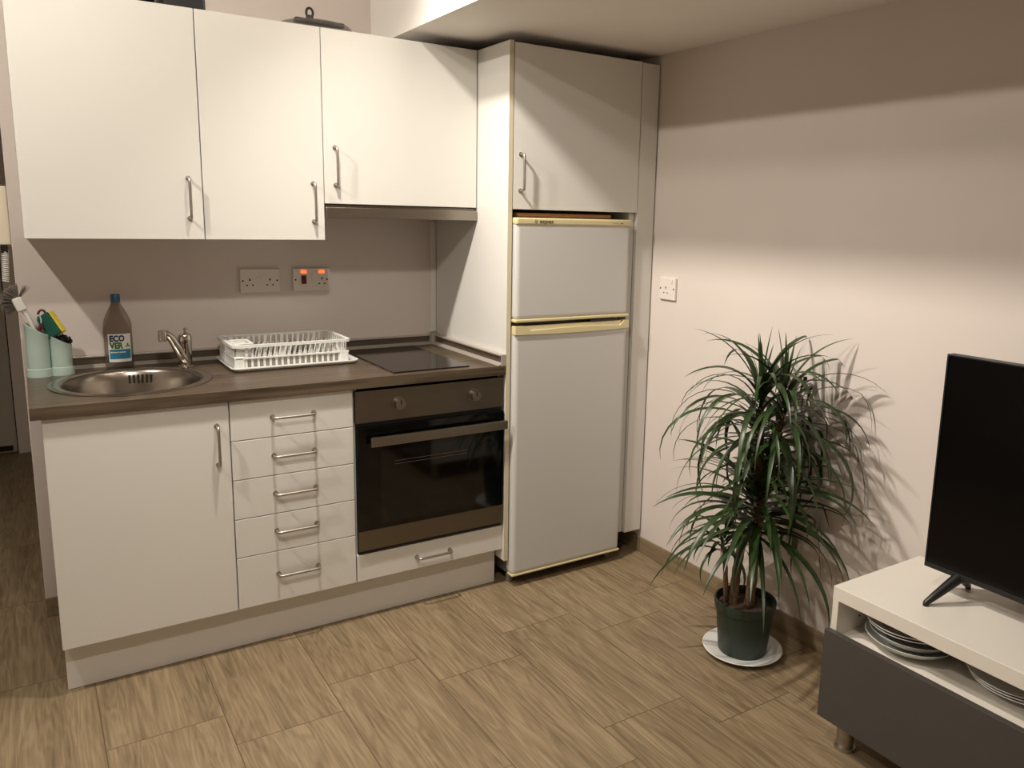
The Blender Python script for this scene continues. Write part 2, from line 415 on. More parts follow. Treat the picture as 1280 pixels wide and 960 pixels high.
MB().box(FX1 - .060, FX1 - .045, FY - .0046, FY - .004, 1.459, 1.463).box(FX1 - .100, FX1 - .066, FY - .0045, FY - .004, 1.4605, 1.462).build('model_badge', GREY, fd)
# handle trim of the lower door: a cream strip with a scooped grip
g = MB()
xs = [FX0 - .002 + (FX1 - FX0 + .004) * k / 24 for k in range(25)]
prof = []
for x in xs:
    u = (x - FX0) / (FX1 - FX0)
    lo = 1.034 - .004 * math.sin(PI * min(1, max(0, u)))
    prof.append((x, lo))
top = [(x, 1.066 if (u < .10 or u > .93) else 1.0455 + .006 * math.sin(PI * (u - .10) / .83)) for x in xs for u in [(x - FX0) / (FX1 - FX0)]]
for k in range(24):
    g.prism([(prof[k][0], FY - .006, prof[k][1]), (prof[k + 1][0], FY - .006, prof[k + 1][1]), (top[k + 1][0], FY - .006, top[k + 1][1]), (top[k][0], FY - .006, top[k][1])], (0, .03, 0))
bmesh.ops.remove_doubles(g.bm, verts=g.bm.verts, dist=.0001)
g.build('grip_trim', FCREAM, fr)
MB().box(FX0 + .05, FX1 - .035, FY + .001, FY + .004, 1.050, 1.0665).build('grip_recess', FCREAM, fr)
MB().box(FX0 + .35, FX0 + .48, FY - .001, FY + .02, 1.069, 1.076).build('hinge', BLKP, f)
MB().box(FX0 - .001, FX1 + .001, FY - .002, -.60, .047, .056).build('base_trim', FCREAM, fr, bevel=.003)
for fx in (1.655, 2.15):
    MB().cyl((fx, -.575, 0), (fx, -.575, .05), .014, n=16).build('foot', GREY, f, smooth=True)
for fx in (1.66, 2.14):
    MB().cyl((fx, -.09, 0), (fx, -.09, .05), .014, n=16).build('foot', GREY, f, smooth=True)
tag(MB().box(1.655, 2.10, -.60, -.25, 1.4785, 1.494).build('wooden_board', WOODB, bevel=.006), 'brown wooden board lying on top of the fridge freezer', 'board')

# ================================================================== BASE UNITS
YD = -.600
def base_body(m, x0, x1, top=True): return hollow(m, x0 + .001, x1 - .001, YD + .020, YB - .055, .158, .876, top=top)
sc_ = thing('base_cabinet', 'white sink cabinet with one large plain door, leftmost of the base units', 'cabinet', (.34, -.3, .157), 'white base units')
base_body(MB(), .090, .594, top=False).build('body', WHITE, sc_)
dr = MB().box(.0875, .5925, YD, YD + .018, .157, .874).build('door', WHITE, sc_, bevel=.0015)
handle(dr, (.555, YD, .672), (.555, YD, .800), (0, -.030, 0))
dc = thing('drawer_cabinet', 'white base unit with a column of five drawers, between sink cabinet and oven', 'cabinet', (.8, -.3, .157), 'white base units')
base_body(MB(), .595, 1.004, top=False).build('body', WHITE, dc)
zs = [.874, .741, .608, .473, .339, .157]
for k in range(5):
    z1, z0 = zs[k] - .0012, zs[k + 1] + .0012
    if k == 0: z1 = .874
    q = MB().box(.5965, 1.0015, YD, YD + .018, z0, z1).build('drawer', WHITE, dc, bevel=.0015)
    hz_ = (.810, .678, .546, .414, .258)[k]
    handle(q, (.728, YD, hz_), (.864, YD, hz_), (0, -.030, 0))
oc = thing('oven_cabinet', 'white base unit that holds the built-in oven, one shallow drawer below it', 'cabinet', (1.3, -.3, .157), 'white base units')
m = MB(); m.box(1.0055, 1.0215, YD + .02, YB - .055, .158, .876).box(1.588, 1.604, YD + .02, YB - .055, .158, .876).box(1.0215, 1.588, YD + .02, YB - .055, .158, .174).box(1.0215, 1.588, YD + .02, YB - .055, .256, .272)
m.build('body', WHITE, oc)
q = MB().box(1.0065, 1.6035, YD, YD + .018, .159, .259).build('drawer', WHITE, oc, bevel=.0015)
handle(q, (1.236, YD, .2075), (1.372, YD, .2075), (0, -.030, 0))

# ---------------- oven
ov = thing('oven', 'built-in steel and black glass oven with two knobs', 'oven', (1.306, -.3, .275))
OX0, OX1 = 1.009, 1.602
MB().box(1.024, 1.585, YD + .018, -.08, .275, .868).build('body', DARKGAP, ov)
MB().box(OX0, OX1, YD - .006, YD + .016, .751, .866).build('control_panel', OVENST, ov, bevel=.0015)
MB().box(OX0 + .004, OX1 - .004, YD + .004, YD + .016, .264, .752).build('inner_frame', BLKP, ov)
dd = MB().box(OX0 + .001, OX1 - .001, YD - .012, YD + .004, .352, .735).build('door', BLKGLASS, ov, bevel=.0015)
MB().box(OX0 + .085, OX1 - .085, YD - .0126, YD - .0118, .372, .645).build('window', OVENWIN, dd)
MB().box(OX0 + .001, OX1 - .001, YD - .012, YD + .004, .278, .352).build('steel_strip', OVENST, dd, bevel=.001)
hb = MB(); hb.box(OX0 + .043, OX1 - .001, YD - .045, YD - .032, .669, .703); hb.box(OX0 + .06, OX0 + .08, YD - .034, YD - .011, .675, .697); hb.box(OX1 - .05, OX1 - .03, YD - .034, YD - .011, .675, .697)
hb.build('handle', STEEL, dd, bevel=.002)
for kx in (1.167, 1.471):
    k_ = MB(); k_.cyl((kx, YD - .006, .8105), (kx, YD - .010, .8105), .024, n=32); k_.cyl((kx, YD - .010, .8105), (kx, YD - .034, .8105), .021, .0185, n=32)
    kn = k_.build('knob', STEEL, ov, smooth=True)
    MB().box(kx - .0015, kx + .0015, YD - .0348, YD - .033, .8105, .8275).build('pointer', BLKP, kn)
rk = MB()
for z in (.588, .600): rk.tube([(OX0 + .14, YD - .0135, z), (OX1 - .16, YD - .0135, z)], .0007, 6)
rk.build('rack_lines', STEEL, dd)

# ---------------- plinth
pl = MB().box(.093, 1.598, -.552, -.535, .001, .152)
tag(pl.build('plinth', WHITE, bevel=.001), 'white plinth board along the floor under the base units', 'plinth')

# ================================================================== WORKTOP with round cut-out
SX, SY, SR = .355, -.318, .243
ZT = .913
def worktop():
    b = MB(); bm = b.bm
    x0, x1, y0, y1 = .060, 1.604, -.616, YB - .001
    # subdivide the rectangle into strips around the hole
    n = 64; hr = SR - .022
    ring = [bm.verts.new((SX + hr * math.cos(2 * PI * k / n), SY + hr * math.sin(2 * PI * k / n), ZT)) for k in range(n)]
    rect = [bm.verts.new(p) for p in ((x0, y0, ZT), (x1, y0, ZT), (x1, y1, ZT), (x0, y1, ZT))]
    ed = [bm.edges.new((ring[k], ring[(k + 1) % n])) for k in range(n)] + [bm.edges.new((rect[k], rect[(k + 1) % 4])) for k in range(4)]
    r = bmesh.ops.triangle_fill(bm, use_beauty=True, use_dissolve=False, edges=ed, normal=(0, 0, 1))
    fs = [g for g in r['geom'] if isinstance(g, bmesh.types.BMFace)]
    # drop anything filled inside the hole
    bad = [f_ for f_ in fs if (f_.calc_center_median().xy - Vector((SX, SY))).length < hr * .9]
    if bad: bmesh.ops.delete(bm, geom=bad, context='FACES')
    fs = list(bm.faces)
    e = bmesh.ops.extrude_face_region(bm, geom=fs)
    bmesh.ops.translate(bm, verts=[g for g in e['geom'] if isinstance(g, bmesh.types.BMVert)], vec=(0, 0, -(ZT - .878)))
    return b.build('worktop', WORKTOP)
tag(worktop(), 'dark brown wood-grain worktop over the base units', 'worktop')
# upstand: dark strip with steel coloured cove edges along the wall and the tall panel
us = thing('upstand', 'dark upstand strip with metal edges where worktop meets wall and fridge housing', 'upstand', (.8, 0, ZT))
MB().box(.20, 1.588, YB - .018, YB - .001, ZT, .952).build('back_strip', UPST, us, bevel=.002)
bl = MB(); bl.box(.20, 1.588, YB - .026, YB - .0012, .950, .956); bl.prism([(.20, YB - .034, ZT + .0005), (.20, YB - .018, ZT + .0005), (.20, YB - .018, ZT + .012)], (1.386, 0, 0))
bl.build('metal_edge', UPMET, us, bevel=.001)
MB().box(1.589, 1.6045, YT + .004, YB - .03, ZT, .952).build('side_strip', UPST, us, bevel=.002)
bl = MB(); bl.box(1.581, 1.6045, YT + .004, YB - .03, .950, .956); bl.prism([(1.573, YT + .004, ZT + .0005), (1.589, YT + .004, ZT + .0005), (1.589, YT + .004, ZT + .012)], (0, .60, 0))
bl.box(1.585, 1.6045, YT - .002, YT + .004, ZT, .957)
bl.build('metal_edge', UPMET, us, bevel=.001)
MB().cyl((1.582, YB - .02, ZT), (1.582, YB - .02, .962), .018, n=20).build('corner_piece', UPMET, us, smooth=True)

# ---------------- sink
sk = thing('sink', 'round stainless steel sink set into the worktop', 'sink', (SX, SY, ZT))
prof = [(SR, .0005), (SR - .001, .003), (SR - .006, .0045), (SR - .026, .004), (SR - .034, .001), (SR - .040, -.008), (SR - .046, -.03), (SR - .052, -.10), (SR - .062, -.130), (SR - .085, -.148), (.05, -.156), (.042, -.160), (0, -.160)]
bw = MB().lathe(prof, (SX, SY, ZT), 72)
bw.build('bowl', SINKST, sk, smooth=True, solid=.0012)
ofl = MB()
for k in range(6):
    a = math.radians(90 + (k - 2.5) * 4.0 - 12)
    rr = SR - .0475
    M = Matrix.Translation((SX + rr * math.cos(a), SY + rr * math.sin(a), ZT - .030)) @ Matrix.Rotation(a + PI / 2, 4, 'Z')
    ofl.rbox(M, .0065, .004, .030)
ofl.build('overflow_slots', DARKGAP, sk, bevel=.001)
a = math.radians(78); rr = SR - .050
MB().cyl((SX + rr * math.cos(a), SY + rr * math.sin(a), ZT - .03), (SX + (rr - .006) * math.cos(a), SY + (rr - .006) * math.sin(a), ZT - .03), .005, n=12).build('overflow_screw', CHROME, sk, smooth=True)
MB().lathe([(0, .004), (.03, .003), (.04, 0), (.041, -.003), (0, -.004)], (SX, SY, ZT - .156), 32).build('drain', CHROME, sk, smooth=True)

# ---------------- tap
tp = thing('tap', 'chrome mixer tap with angled spout behind the sink', 'tap', (.546, -.135, ZT))
TX, TY = .546, -.135
tb = MB().lathe([(0, 0), (.026, 0), (.026, .006), (.0215, .010), (.0205, .020), (.0215, .024), (.0215, .085), (.0235, .090), (.0235, .112), (.020, .120), (.010, .123), (0, .123)], (TX, TY, ZT), 32)
tb.build('body', CHROME, tp, smooth=True)
# spout leaves low on the body, climbs steeply to the left/front and bends over
pts = [(0, .026), (-.016, .050), (-.030, .080), (-.044, .108), (-.054, .122), (-.064, .130), (-.078, .131)]
sp = [(TX + u, TY + u * .35 - .004, ZT + z) for u, z in pts]
tsp = MB().tube(sp, [.018, .0175, .016, .0145, .0135, .0125, .012], 16)
s_ = tsp.build('spout', CHROME, tp, smooth=True)
ex, ey = TX - .076, TY - .076 * .35 - .004
MB().cyl((ex, ey, ZT + .104), (ex, ey, ZT + .143), .0145, n=24).build('aerator', CHROME, s_, smooth=True, bevel=.002)
lv = MB(); lv.lathe([(0, .146), (.007, .144), (.009, .138), (.007, .131), (.008, .125), (.014, .121), (0, .121)], (TX + .004, TY, ZT), 20)
lv.build('lever_knob', CHROME, tp, smooth=True)
MB().cyl((TX - .002, TY - .022, ZT + .098), (TX - .002, TY - .026, ZT + .098), .006, n=14).build('temperature_dot', REDSW, tp, smooth=True)

# ---------------- washing-up liquid bottle
bt = thing('bottle', 'clear empty washing-up liquid bottle with dark blue cap and ECOVER label, behind the sink', 'bottle', (.342, -.043, ZT))
BX, BY = .342, -.043
ellip = .58
bp_ = [(0, .002), (.040, 0), (.0445, .004), (.0455, .015), (.0455, .155), (.0425, .172), (.034, .193), (.022, .217), (.0145, .232), (.0135, .238), (.0135, .242), (0, .242)]
bo = MB().lathe(bp_, (BX, BY, ZT), 40, 1, ellip); bo.build('body', BOTTLE, bt, smooth=True)
cp = MB().lathe([(0, .236), (.0150, .236), (.0150, .262), (.0135, .264), (0, .264)], (BX, BY, ZT), 28); cp.build('cap', CAPB, bt, smooth=True)
LX0, LX1, LZ0, LZ1 = BX - .034, BX + .037, ZT + .025, ZT + .125
# label wraps the front of the body
lb = MB()
def bsurf(x, off): 
    u = max(-1, min(1, (x - BX) / .0455)); return BY - .0455 * ellip * math.sqrt(max(0, 1 - u * u)) - off
def wrap_quad(m, x0, x1, z0, z1, off, n=10):
    vs = [[m.bm.verts.new((x0 + (x1 - x0) * k / n, bsurf(x0 + (x1 - x0) * k / n, off), z)) for k in range(n + 1)] for z in (z0, z1)]
    for k in range(n): m.bm.faces.new((vs[0][k], vs[0][k + 1], vs[1][k + 1], vs[1][k]))
    return m
lab = wrap_quad(lb, LX0, LX1, LZ0, LZ1, .0006).build('label', LABEL, bt, recalc=False)
wrap_quad(MB(), LX0 + .003, LX1 - .002, LZ0 + .011, LZ0 + .045, .0010).build('blue_band', BLUE, lab, recalc=False)
def wrap_text(name, txt, size, x, z, m, bold, xs):
    o = text_part(name, txt, size, x, 0, z, m, lab, bold=bold, xscale=xs, depth=.0001)
    og = ORG[lab.name]
    for v in o.data.vertices:
        v.co.y = bsurf(v.co.x + og.x, .0012) - og.y
    return o
wrap_text('lettering', 'ECO', .029, LX0 + .0045, LZ1 - .0255, NAVY, .0014, .80)
wrap_text('lettering', 'VER', .029, LX0 + .0045, LZ1 - .0505, GREEN, .0014, .80)
lf = MB()
for k in range(3):
    a = math.radians(90 + 120 * k); cx, cz = LX1 - .0105 + .0042 * math.cos(a), LZ1 - .042 + .0042 * math.sin(a)
    pts = []
    for j in range(8):
        t = 2 * PI * j / 8; rx = .0046 * math.cos(t); rz = .0028 * math.sin(t)
        x = cx + rx * math.cos(a) - rz * math.sin(a); z = cz + rx * math.sin(a) + rz * math.cos(a)
        pts.append((x, bsurf(x, .0013), z))
    lf.bm.faces.new([lf.bm.verts.new(p) for p in pts])
lf.build('leaf_mark', GREEN, lab)
dm = MB()
for k in range(7): wrap_quad(dm, LX0 + .006 + k * .0068, LX0 + .0115 + k * .0068, LZ0 + .033, LZ0 + .037, .0013, 2)
dm.build('small_print', LABEL, lab, recalc=False)

# ---------------- utensil holder made of two joined tubs with slanted rims
uh = thing('utensil_holder', 'pale teal two-tub utensil holder with slanted rim at the left end of the worktop', 'holder', (.128, -.085, ZT))
def slant_tub(cx, cy, r, z_left, z_right, pw=1.0):
    b = MB(); n = 40; rings = []
    def zt(x): return z_left + (z_right - z_left) * (0.5 + .5 * (x - cx) / r)
    prof = [(r * 1.12, 0), (r * 1.12, .004), (r * 1.04, .026), (r * .97, .028)]
    for rr, z in prof: rings.append([b.bm.verts.new((cx + rr * math.cos(2 * PI * k / n), cy + rr * math.sin(2 * PI * k / n), ZT + z)) for k in range(n)])
    for fr_, rr in ((.5, r * .98), (.93, r), (.96, r * 1.05), (1.0, r * 1.05), (1.0, r * .94), (.5, r * .92), (.1, r * .9)):
        ring = []
        for k in range(n):
            x = cx + rr * math.cos(2 * PI * k / n); y = cy + rr * math.sin(2 * PI * k / n)
            H = zt(cx + r * math.cos(2 * PI * k / n)); ring.append(b.bm.verts.new((x, y, ZT + .03 + (H - .03) * fr_)))
        rings.append(ring)
    for A, B in zip(rings[:-1], rings[1:]):
        for k in range(n): b.bm.faces.new((A[k], A[(k + 1) % n], B[(k + 1) % n], B[k]))
    b.bm.faces.new(list(reversed(rings[0]))); b.bm.faces.new(rings[-1])
    return b
slant_tub(.0985, -.092, .0345, .182, .138).build('large_tub', TEAL, uh, smooth=True)
slant_tub(.163, -.084, .0335, .140, .100).build('small_tub', TEAL, uh, smooth=True)
# things in it
br = thing('dish_brush', 'white dish brush with grey bristles leaning out of the teal holder', 'brush', (.10, -.085, 1.0))
MB().tube([(.112, -.088, .985), (.098, -.086, 1.055), (.078, -.084, 1.115), (.068, -.083, 1.137)], [.006, .0065, .0075, .009], 12).build('handle', WHP, br, smooth=True)
M = Matrix.Translation((.058, -.082, 1.157)) @ Matrix.Rotation(math.radians(-20), 4, 'Y')
MB().rbox(M, .031, .032, .048).build('head', WHP, br, bevel=.006, seg=3)
bm_ = MB(); random.seed(3)
for k in range(900):
    # bristles fan out to the left and over the top of the head
    a = random.uniform(math.radians(65), math.radians(235)); yj = random.uniform(-.014, .014)
    p0 = Vector((.058 + .008 * math.cos(a), -.082 + yj, 1.160 + .020 * math.sin(a)))
    dv = Vector((math.cos(a), random.uniform(-.3, .3), .8 * math.sin(a))).normalized() * random.uniform(.032, .046)
    if math.cos(a) > 0: dv += Vector((.012, 0, -.004))
    side = Vector((0, .0008, 0)) if random.random() < .5 else Vector((.0006, 0, .0006))
    v = [bm_.bm.verts.new(q) for q in (p0 - side, p0 + side, p0 + dv + side, p0 + dv - side)]; bm_.bm.faces.new(v)
bm_.build('bristles', BRIST, br, recalc=False)
sg = thing('sponge', 'green and yellow scouring sponge standing in the teal holder', 'sponge', (.15, -.085, 1.0))
M = Matrix.Translation((.139, -.094, 1.083)) @ Matrix.Rotation(math.radians(-38), 4, 'Z') @ Matrix.Rotation(math.radians(-33), 4, 'Y')
MB().rbox(M @ Matrix.Translation((0, -.006, 0)), .046, .012, .080).build('scouring_pad', SPG, sg, bevel=.002)
MB().rbox(M @ Matrix.Translation((.004, .0105, 0)), .046, .021, .080).build('foam', SPY, sg, bevel=.003)
sx_ = thing('scissors', 'maroon and white handled scissors poking out of the teal holder', 'scissors', (.118, -.095, 1.0))
q = []
for k in range(16):
    t = 2 * PI * k / 16; q.append((.119 + .011 * math.cos(t), -.072, 1.117 + .016 * math.sin(t)))
MB().tube(q, .0038, 8, closed=True).tube([(.117, -.072, 1.102), (.106, -.082, 1.03)], .004, 8).build('handle_loop', MAROON, sx_, smooth=True)
q = []
for k in range(16):
    t = 2 * PI * k / 16; q.append((.108 + .007 * math.cos(t), -.098, 1.100 + .019 * math.sin(t)))
MB().tube(q, .0026, 8, closed=True).build('handle_loop', TEAL, sx_, smooth=True)
MB().box(.106, .112, -.095, -.093, .96, 1.06).build('blade', STEEL, sx_)
pg = thing('clothes_peg', 'dark red plastic peg at the left in the teal holder', 'peg', (.104, -.10, 1.05))
MB().rbox(Matrix.Translation((.1045, -.108, 1.070)) @ Matrix.Rotation(.35, 4, 'Y'), .007, .009, .05).build('jaw', MAROON, pg, bevel=.002)
MB().rbox(Matrix.Translation((.1125, -.104, 1.062)) @ Matrix.Rotation(.1, 4, 'Y'), .007, .009, .045).build('jaw', MAROON, pg, bevel=.002)
dk = MB(); random.seed(5)
for k in range(16):
    a = random.uniform(0, 2 * PI); r_ = random.uniform(0, .022)
    x, y = .169 + r_ * math.cos(a), -.084 + r_ * math.sin(a)
    pts = [(x + .014 * math.cos(t + a) * (.6 + .4 * math.sin(k)), y + .010 * math.sin(t + a), 1.030 + (x - .169) * -.15 + .008 * math.sin(t * 1.5 + k) + random.uniform(-.004, .008)) for t in [2 * PI * j / 10 for j in range(10)]]
    dk.tube(pts, .003, 6, closed=True)
dk.ball((.168, -.084, 1.018), .020, 1.1, 1.1, .5)
tag(dk.build('scourer', DKSC, smooth=True), 'dark curly pot scourer in the lower tub of the teal holder', 'scourer')

# ---------------- dish rack on its drip tray
tr = MB()
TX0, TX1, TY0, TY1 = .664, 1.128, -.332, -.022
def rrect(x0, x1, y0, y1, r, n=6):
    P = []
    for cx, cy, a0 in ((x1 - r, y1 - r, 0), (x0 + r, y1 - r, 90), (x0 + r, y0 + r, 180), (x1 - r, y0 + r, 270)):
        for k in range(n + 1):
            a = math.radians(a0 + 90 * k / n); P.append((cx + r * math.cos(a), cy + r * math.sin(a)))
    return P
def loft(b, loops, close_first=True, close_last=True):
    R = [[b.bm.verts.new(p) for p in L] for L in loops]; n = len(R[0])
    for A, B in zip(R[:-1], R[1:]):
        for k in range(n): b.bm.faces.new((A[k], A[(k + 1) % n], B[(k + 1) % n], B[k]))
    if close_first: b.bm.faces.new(list(reversed(R[0])))
    if close_last: b.bm.faces.new(R[-1])
    return b
L = []
for ins, z, r in ((.016, 0, .02), (.012, .003, .024), (.002, .010, .03), (0, .012, .03), (.0, .0155, .03), (.006, .0155, .027), (.014, .006, .022), (.018, .0045, .02)):
    L.append([(x, y, ZT + z) for x, y in rrect(TX0 + ins, TX1 - ins, TY0 + ins, TY1 - ins, r)])
tag(loft(tr, L).build('drip_tray', RACKW, smooth=True), 'shallow white plastic drip tray under the dish rack', 'tray')
dr_ = thing('dish_rack', 'white plastic slotted dish rack standing on its drip tray', 'rack', (.88, -.2, ZT + .006))
RX0, RX1, RY0, RY1 = .672, 1.094, -.318, -.048
zb, zm, zt_ = ZT + .0065, ZT + .048, ZT + .096
b = MB()
L = []
for o_, i_, z in ((.004, 0, zt_ - .010), (.004, 0, zt_), (-.010, 0, zt_), (-.010, 0, zt_ - .003), (-.004, 0, zt_ - .010)):
    L.append([(x, y, z) for x, y in rrect(RX0 - o_, RX1 + o_, RY0 - o_, RY1 + o_, .022)])
L.append(L[0])
loft(b, L, False, False); bmesh.ops.remove_doubles(b.bm, verts=b.bm.verts, dist=.00001)
b.build('top_rim', RACKW, dr_, smooth=True)
b = MB()
for z0, z1, ins in ((zm - .004, zm + .003, .004), (zb, zb + .008, .010)):
    b.box(RX0 + ins, RX1 - ins, RY0 + ins, RY0 + ins + .004, z0, z1); b.box(RX0 + ins, RX1 - ins, RY1 - ins - .004, RY1 - ins, z0, z1)
    b.box(RX0 + ins, RX0 + ins + .004, RY0 + ins + .004, RY1 - ins - .004, z0, z1); b.box(RX1 - ins - .004, RX1 - ins, RY0 + ins + .004, RY1 - ins - .004, z0, z1)
b.build('side_rails', RACKW, dr_, bevel=.001)
for cx in (RX0 + .022, RX1 - .022):
    for cy in (RY0 + .018, RY1 - .018):
        MB().box(cx - .018, cx + .018, cy - .014, cy + .014, zb, zm if cx > .9 else zm + .006).build('corner_post', RACKW, dr_, bevel=.006, seg=3)
b = MB()
n = 17
for k in range(n):
    x = RX0 + .045 + (RX1 - RX0 - .085) * k / (n - 1)
    for y, s_ in ((RY0 + .006, 1), (RY1 - .006, -1)):
        wd = .0065 if k % 3 else .011
        b.prism([(x - wd / 2, y, zm), (x + wd / 2, y, zm), (x + wd / 2 + .003, y - .002 * s_, zt_ - .006), (x - wd / 2 + .003, y - .002 * s_, zt_ - .006)], (0, .003 * s_, 0))
        b.box(x - .004, x + .004, y + .003 * s_, y + .006 * s_, zb + .004, zm)
for k in range(9):
    y = RY0 + .03 + (RY1 - RY0 - .06) * k / 8
    for x, s_ in ((RX0 + .006, 1), (RX1 - .006, -1)):
        b.box(min(x, x + .003 * s_), max(x, x + .003 * s_), y - .005, y + .005, zb + .004, zt_ - .006)
b.build('side_bars', RACKW, dr_)
b = MB()
for k in range(n):
    x = RX0 + .095 + (RX1 - RX0 - .125) * k / (n - 1)
    for y in (-.235, -.125):
        b.prism([(x, y, zb + .004), (x + .004, y, zb + .004), (x + .020, y, zm + .028), (x + .016, y, zm + .028)], (0, .004, 0))
b.box(RX0 + .012, RX1 - .012, RY0 + .016, RY1 - .016, zb + .001, zb + .004)
b.build('plate_prongs', RACKW, dr_)
for y in (RY0 + .010, RY1 - .012): MB().box(RX0 + .010, RX1 - .010, y, y + .002, zb + .008, zm - .004).build('frosted_band', FROST, dr_)
b = MB(); cx0, cx1, cy0, cy1 = RX0 + .012, RX0 + .068, RY0 + .018, RY0 + .115
b.box(cx0, cx1, cy0, cy0 + .003, zm, zt_ + .003).box(cx0, cx1, cy1 - .003, cy1, zm, zt_ + .003).box(cx0, cx0 + .003, cy0, cy1, zm, zt_ + .003).box(cx1 - .003, cx1, cy0, cy1, zm, zt_ + .003).box(cx0, cx1, cy0, cy1, zm, zm + .003)
b.box(cx0 - .004, cx1 + .004, cy0 - .004, cy0 + .004, zt_, zt_ + .005).box(cx0 - .004, cx1 + .004, cy1 - .004, cy1 + .004, zt_, zt_ + .005).box(cx1 - .004, cx1 + .005, cy0, cy1, zt_, zt_ + .005).box(cx0 - .005, cx0 + .004, cy0, cy1, zt_, zt_ + .005)
b.build('cutlery_cup', RACKW, dr_, bevel=.001)

# ---------------- hob
hb = thing('hob', 'flush black glass hob in the worktop above the oven', 'hob', (1.32, -.32, ZT))
MB().box(1.163, 1.468, -.578, -.052, ZT + .0004, ZT + .006).build('glass', HOBGL, hb, bevel=.0015)

# ---------------- sockets
def holes3(m, cx, cz, y, ax='y', s=1):
    for dx, dz, w_, h_ in ((0, .011, .005, .009), (-.011, -.010, .007, .0045), (.011, -.010, .007, .0045)):
        if ax == 'y': m.box(cx + dx - w_ / 2, cx + dx + w_ / 2, y - .0005, y + .001, cz + dz - h_ / 2, cz + dz + h_ / 2)
        else: m.box(y - .0005, y + .001, cx - dx - w_ / 2, cx - dx + w_ / 2, cz + dz - h_ / 2, cz + dz + h_ / 2)
ds = thing('double_socket', 'white double wall socket with two switches, left of the red-lit cooker switch', 'socket', (.852, YB, 1.165), 'sockets over the worktop')
py = YB - .012
MB().box(.776, .926, py, YB - .0005, 1.164, 1.255).build('plate', SOCK, ds, bevel=.003)
for x in (.812, .888):
    m = MB(); holes3(m, x, 1.202, py); m.build('pin_holes', DARKGAP, ds)
for x in (.842, .859): MB().box(x - .005, x + .005, py - .003, py, 1.207, 1.225).build('switch', SOCK, ds, bevel=.001)
for x in (.786, .916): MB().cyl((x, py - .001, 1.209), (x, py + .001, 1.209), .0035, n=12).build('screw', DARKGAP, ds)
cs = thing('cooker_switch', 'white cooker switch plate with red rocker, socket and two glowing orange lights', 'switch', (1.052, YB, 1.165), 'sockets over the worktop')
MB().box(.978, 1.128, py, YB - .0005, 1.164, 1.255).build('plate', SOCK, cs, bevel=.003)
MB().box(1.011, 1.031, py - .004, py, 1.192, 1.226).build('red_rocker', REDSW, cs, bevel=.002)
MB().box(1.010, 1.032, py - .0015, py, 1.235, 1.247).build('indicator_light', NEON, cs, bevel=.003)
MB().box(1.082, 1.104, py - .0015, py, 1.235, 1.247).build('indicator_light', NEON, cs, bevel=.003)
m = MB(); holes3(m, 1.094, 1.202, py); m.build('pin_holes', DARKGAP, cs)
MB().box(1.055, 1.072, py - .003, py, 1.210, 1.238).build('switch', SOCK, cs, bevel=.001)
for x in (.988, 1.115): MB().cyl((x, py - .001, 1.209), (x, py + .001, 1.209), .0035, n=12).build('screw', DARKGAP, cs)
ss = thing('single_socket', 'white single wall socket low on the right wall beside the fridge housing', 'socket', (XR, -.725, 1.155))
px_ = XR - .012
MB().box(px_, XR - .0005, -.774, -.676, 1.153, 1.245).build('plate', SOCK, ss, bevel=.003)
m = MB(); holes3(m, -.716, 1.192, px_, 'x'); m.build('pin_holes', DARKGAP, ss)
MB().box(px_ - .003, px_, -.757, -.747, 1.222, 1.238).build('switch', SOCK, ss, bevel=.001)
for y in (-.684, -.765): MB().cyl((px_ - .001, y, 1.199), (px_ + .001, y, 1.199), .0035, n=12).build('screw', DARKGAP, ss)

# ---------------- intercom on the hall side of the wall end
ic = thing('intercom', 'cream intercom handset with coiled cord at the left end of the back wall', 'intercom', (XE, .10, 1.22))
MB().box(XE - .060, XE - .0005, .045, .125, 1.345, 1.540).build('body', INTER, ic, bevel=.004)
m = MB()
for k in range(4): m.box(XE - .045, XE - .030, .0445, .0455, 1.515 - k * .007, 1.518 - k * .007)
m.build('speaker_slots', DARKGAP, ic)
MB().box(XE - .032, XE - .012, .050, .075, 1.318, 1.345).build('cord_plug', BLKP, ic, bevel=.002)
pts = []
for k in range(16 * 12 + 1):
    t = k / 12; z = 1.325 - .0065 * t
    pts.append((XE - .020 - .0004 * t + .009 * math.cos(2 * PI * t), .06 + .009 * math.sin(2 * PI * t), z))
MB().tube(pts, .0022, 6).build('coiled_cord', WHP, ic, smooth=True)

# ---------------- things on top of the wall cabinets
ZWT = 2.1035
bx = thing('storage_box', 'black box on top of the wall cabinet over the sink', 'box', (.57, -.2, ZWT))
MB().box(.512, .638, -.330, -.060, ZWT, 2.200).build('body', BLKP, bx, bevel=.008, seg=3)
MB().box(.520, .630, -.332, -.330, ZWT + .04, 2.190).build('front_panel', GREY, bx, bevel=.001)
pn = thing('frying_pan', 'dark round pan beside the black box on the leftmost wall cabinet', 'pan', (.37, -.19, ZWT))
MB().lathe([(0, 0), (.10, 0), (.112, .004), (.128, .030), (.130, .046), (.126, .046), (.118, .020), (.10, .006), (0, .006)], (.375, -.20, ZWT), 48).build('body', BLKP, pn, smooth=True)
MB().tube([(.26, -.12, ZWT + .040), (.21, -.085, ZWT + .05), (.12, -.03, ZWT + .055)], [.008, .010, .010], 10).build('handle', BLKP, pn, smooth=True)
ld = thing('pan_lid', 'shallow glass lid with black handle bar on top of the wall cabinets', 'lid', (1.03, -.2, ZWT))
MB().lathe([(.134, .001), (.134, .012), (.131, .026), (.122, .034), (.100, .040), (.060, .043), (0, .044)], (1.028, -.205, ZWT), 48).build('dome', LIDGL, ld, smooth=True)
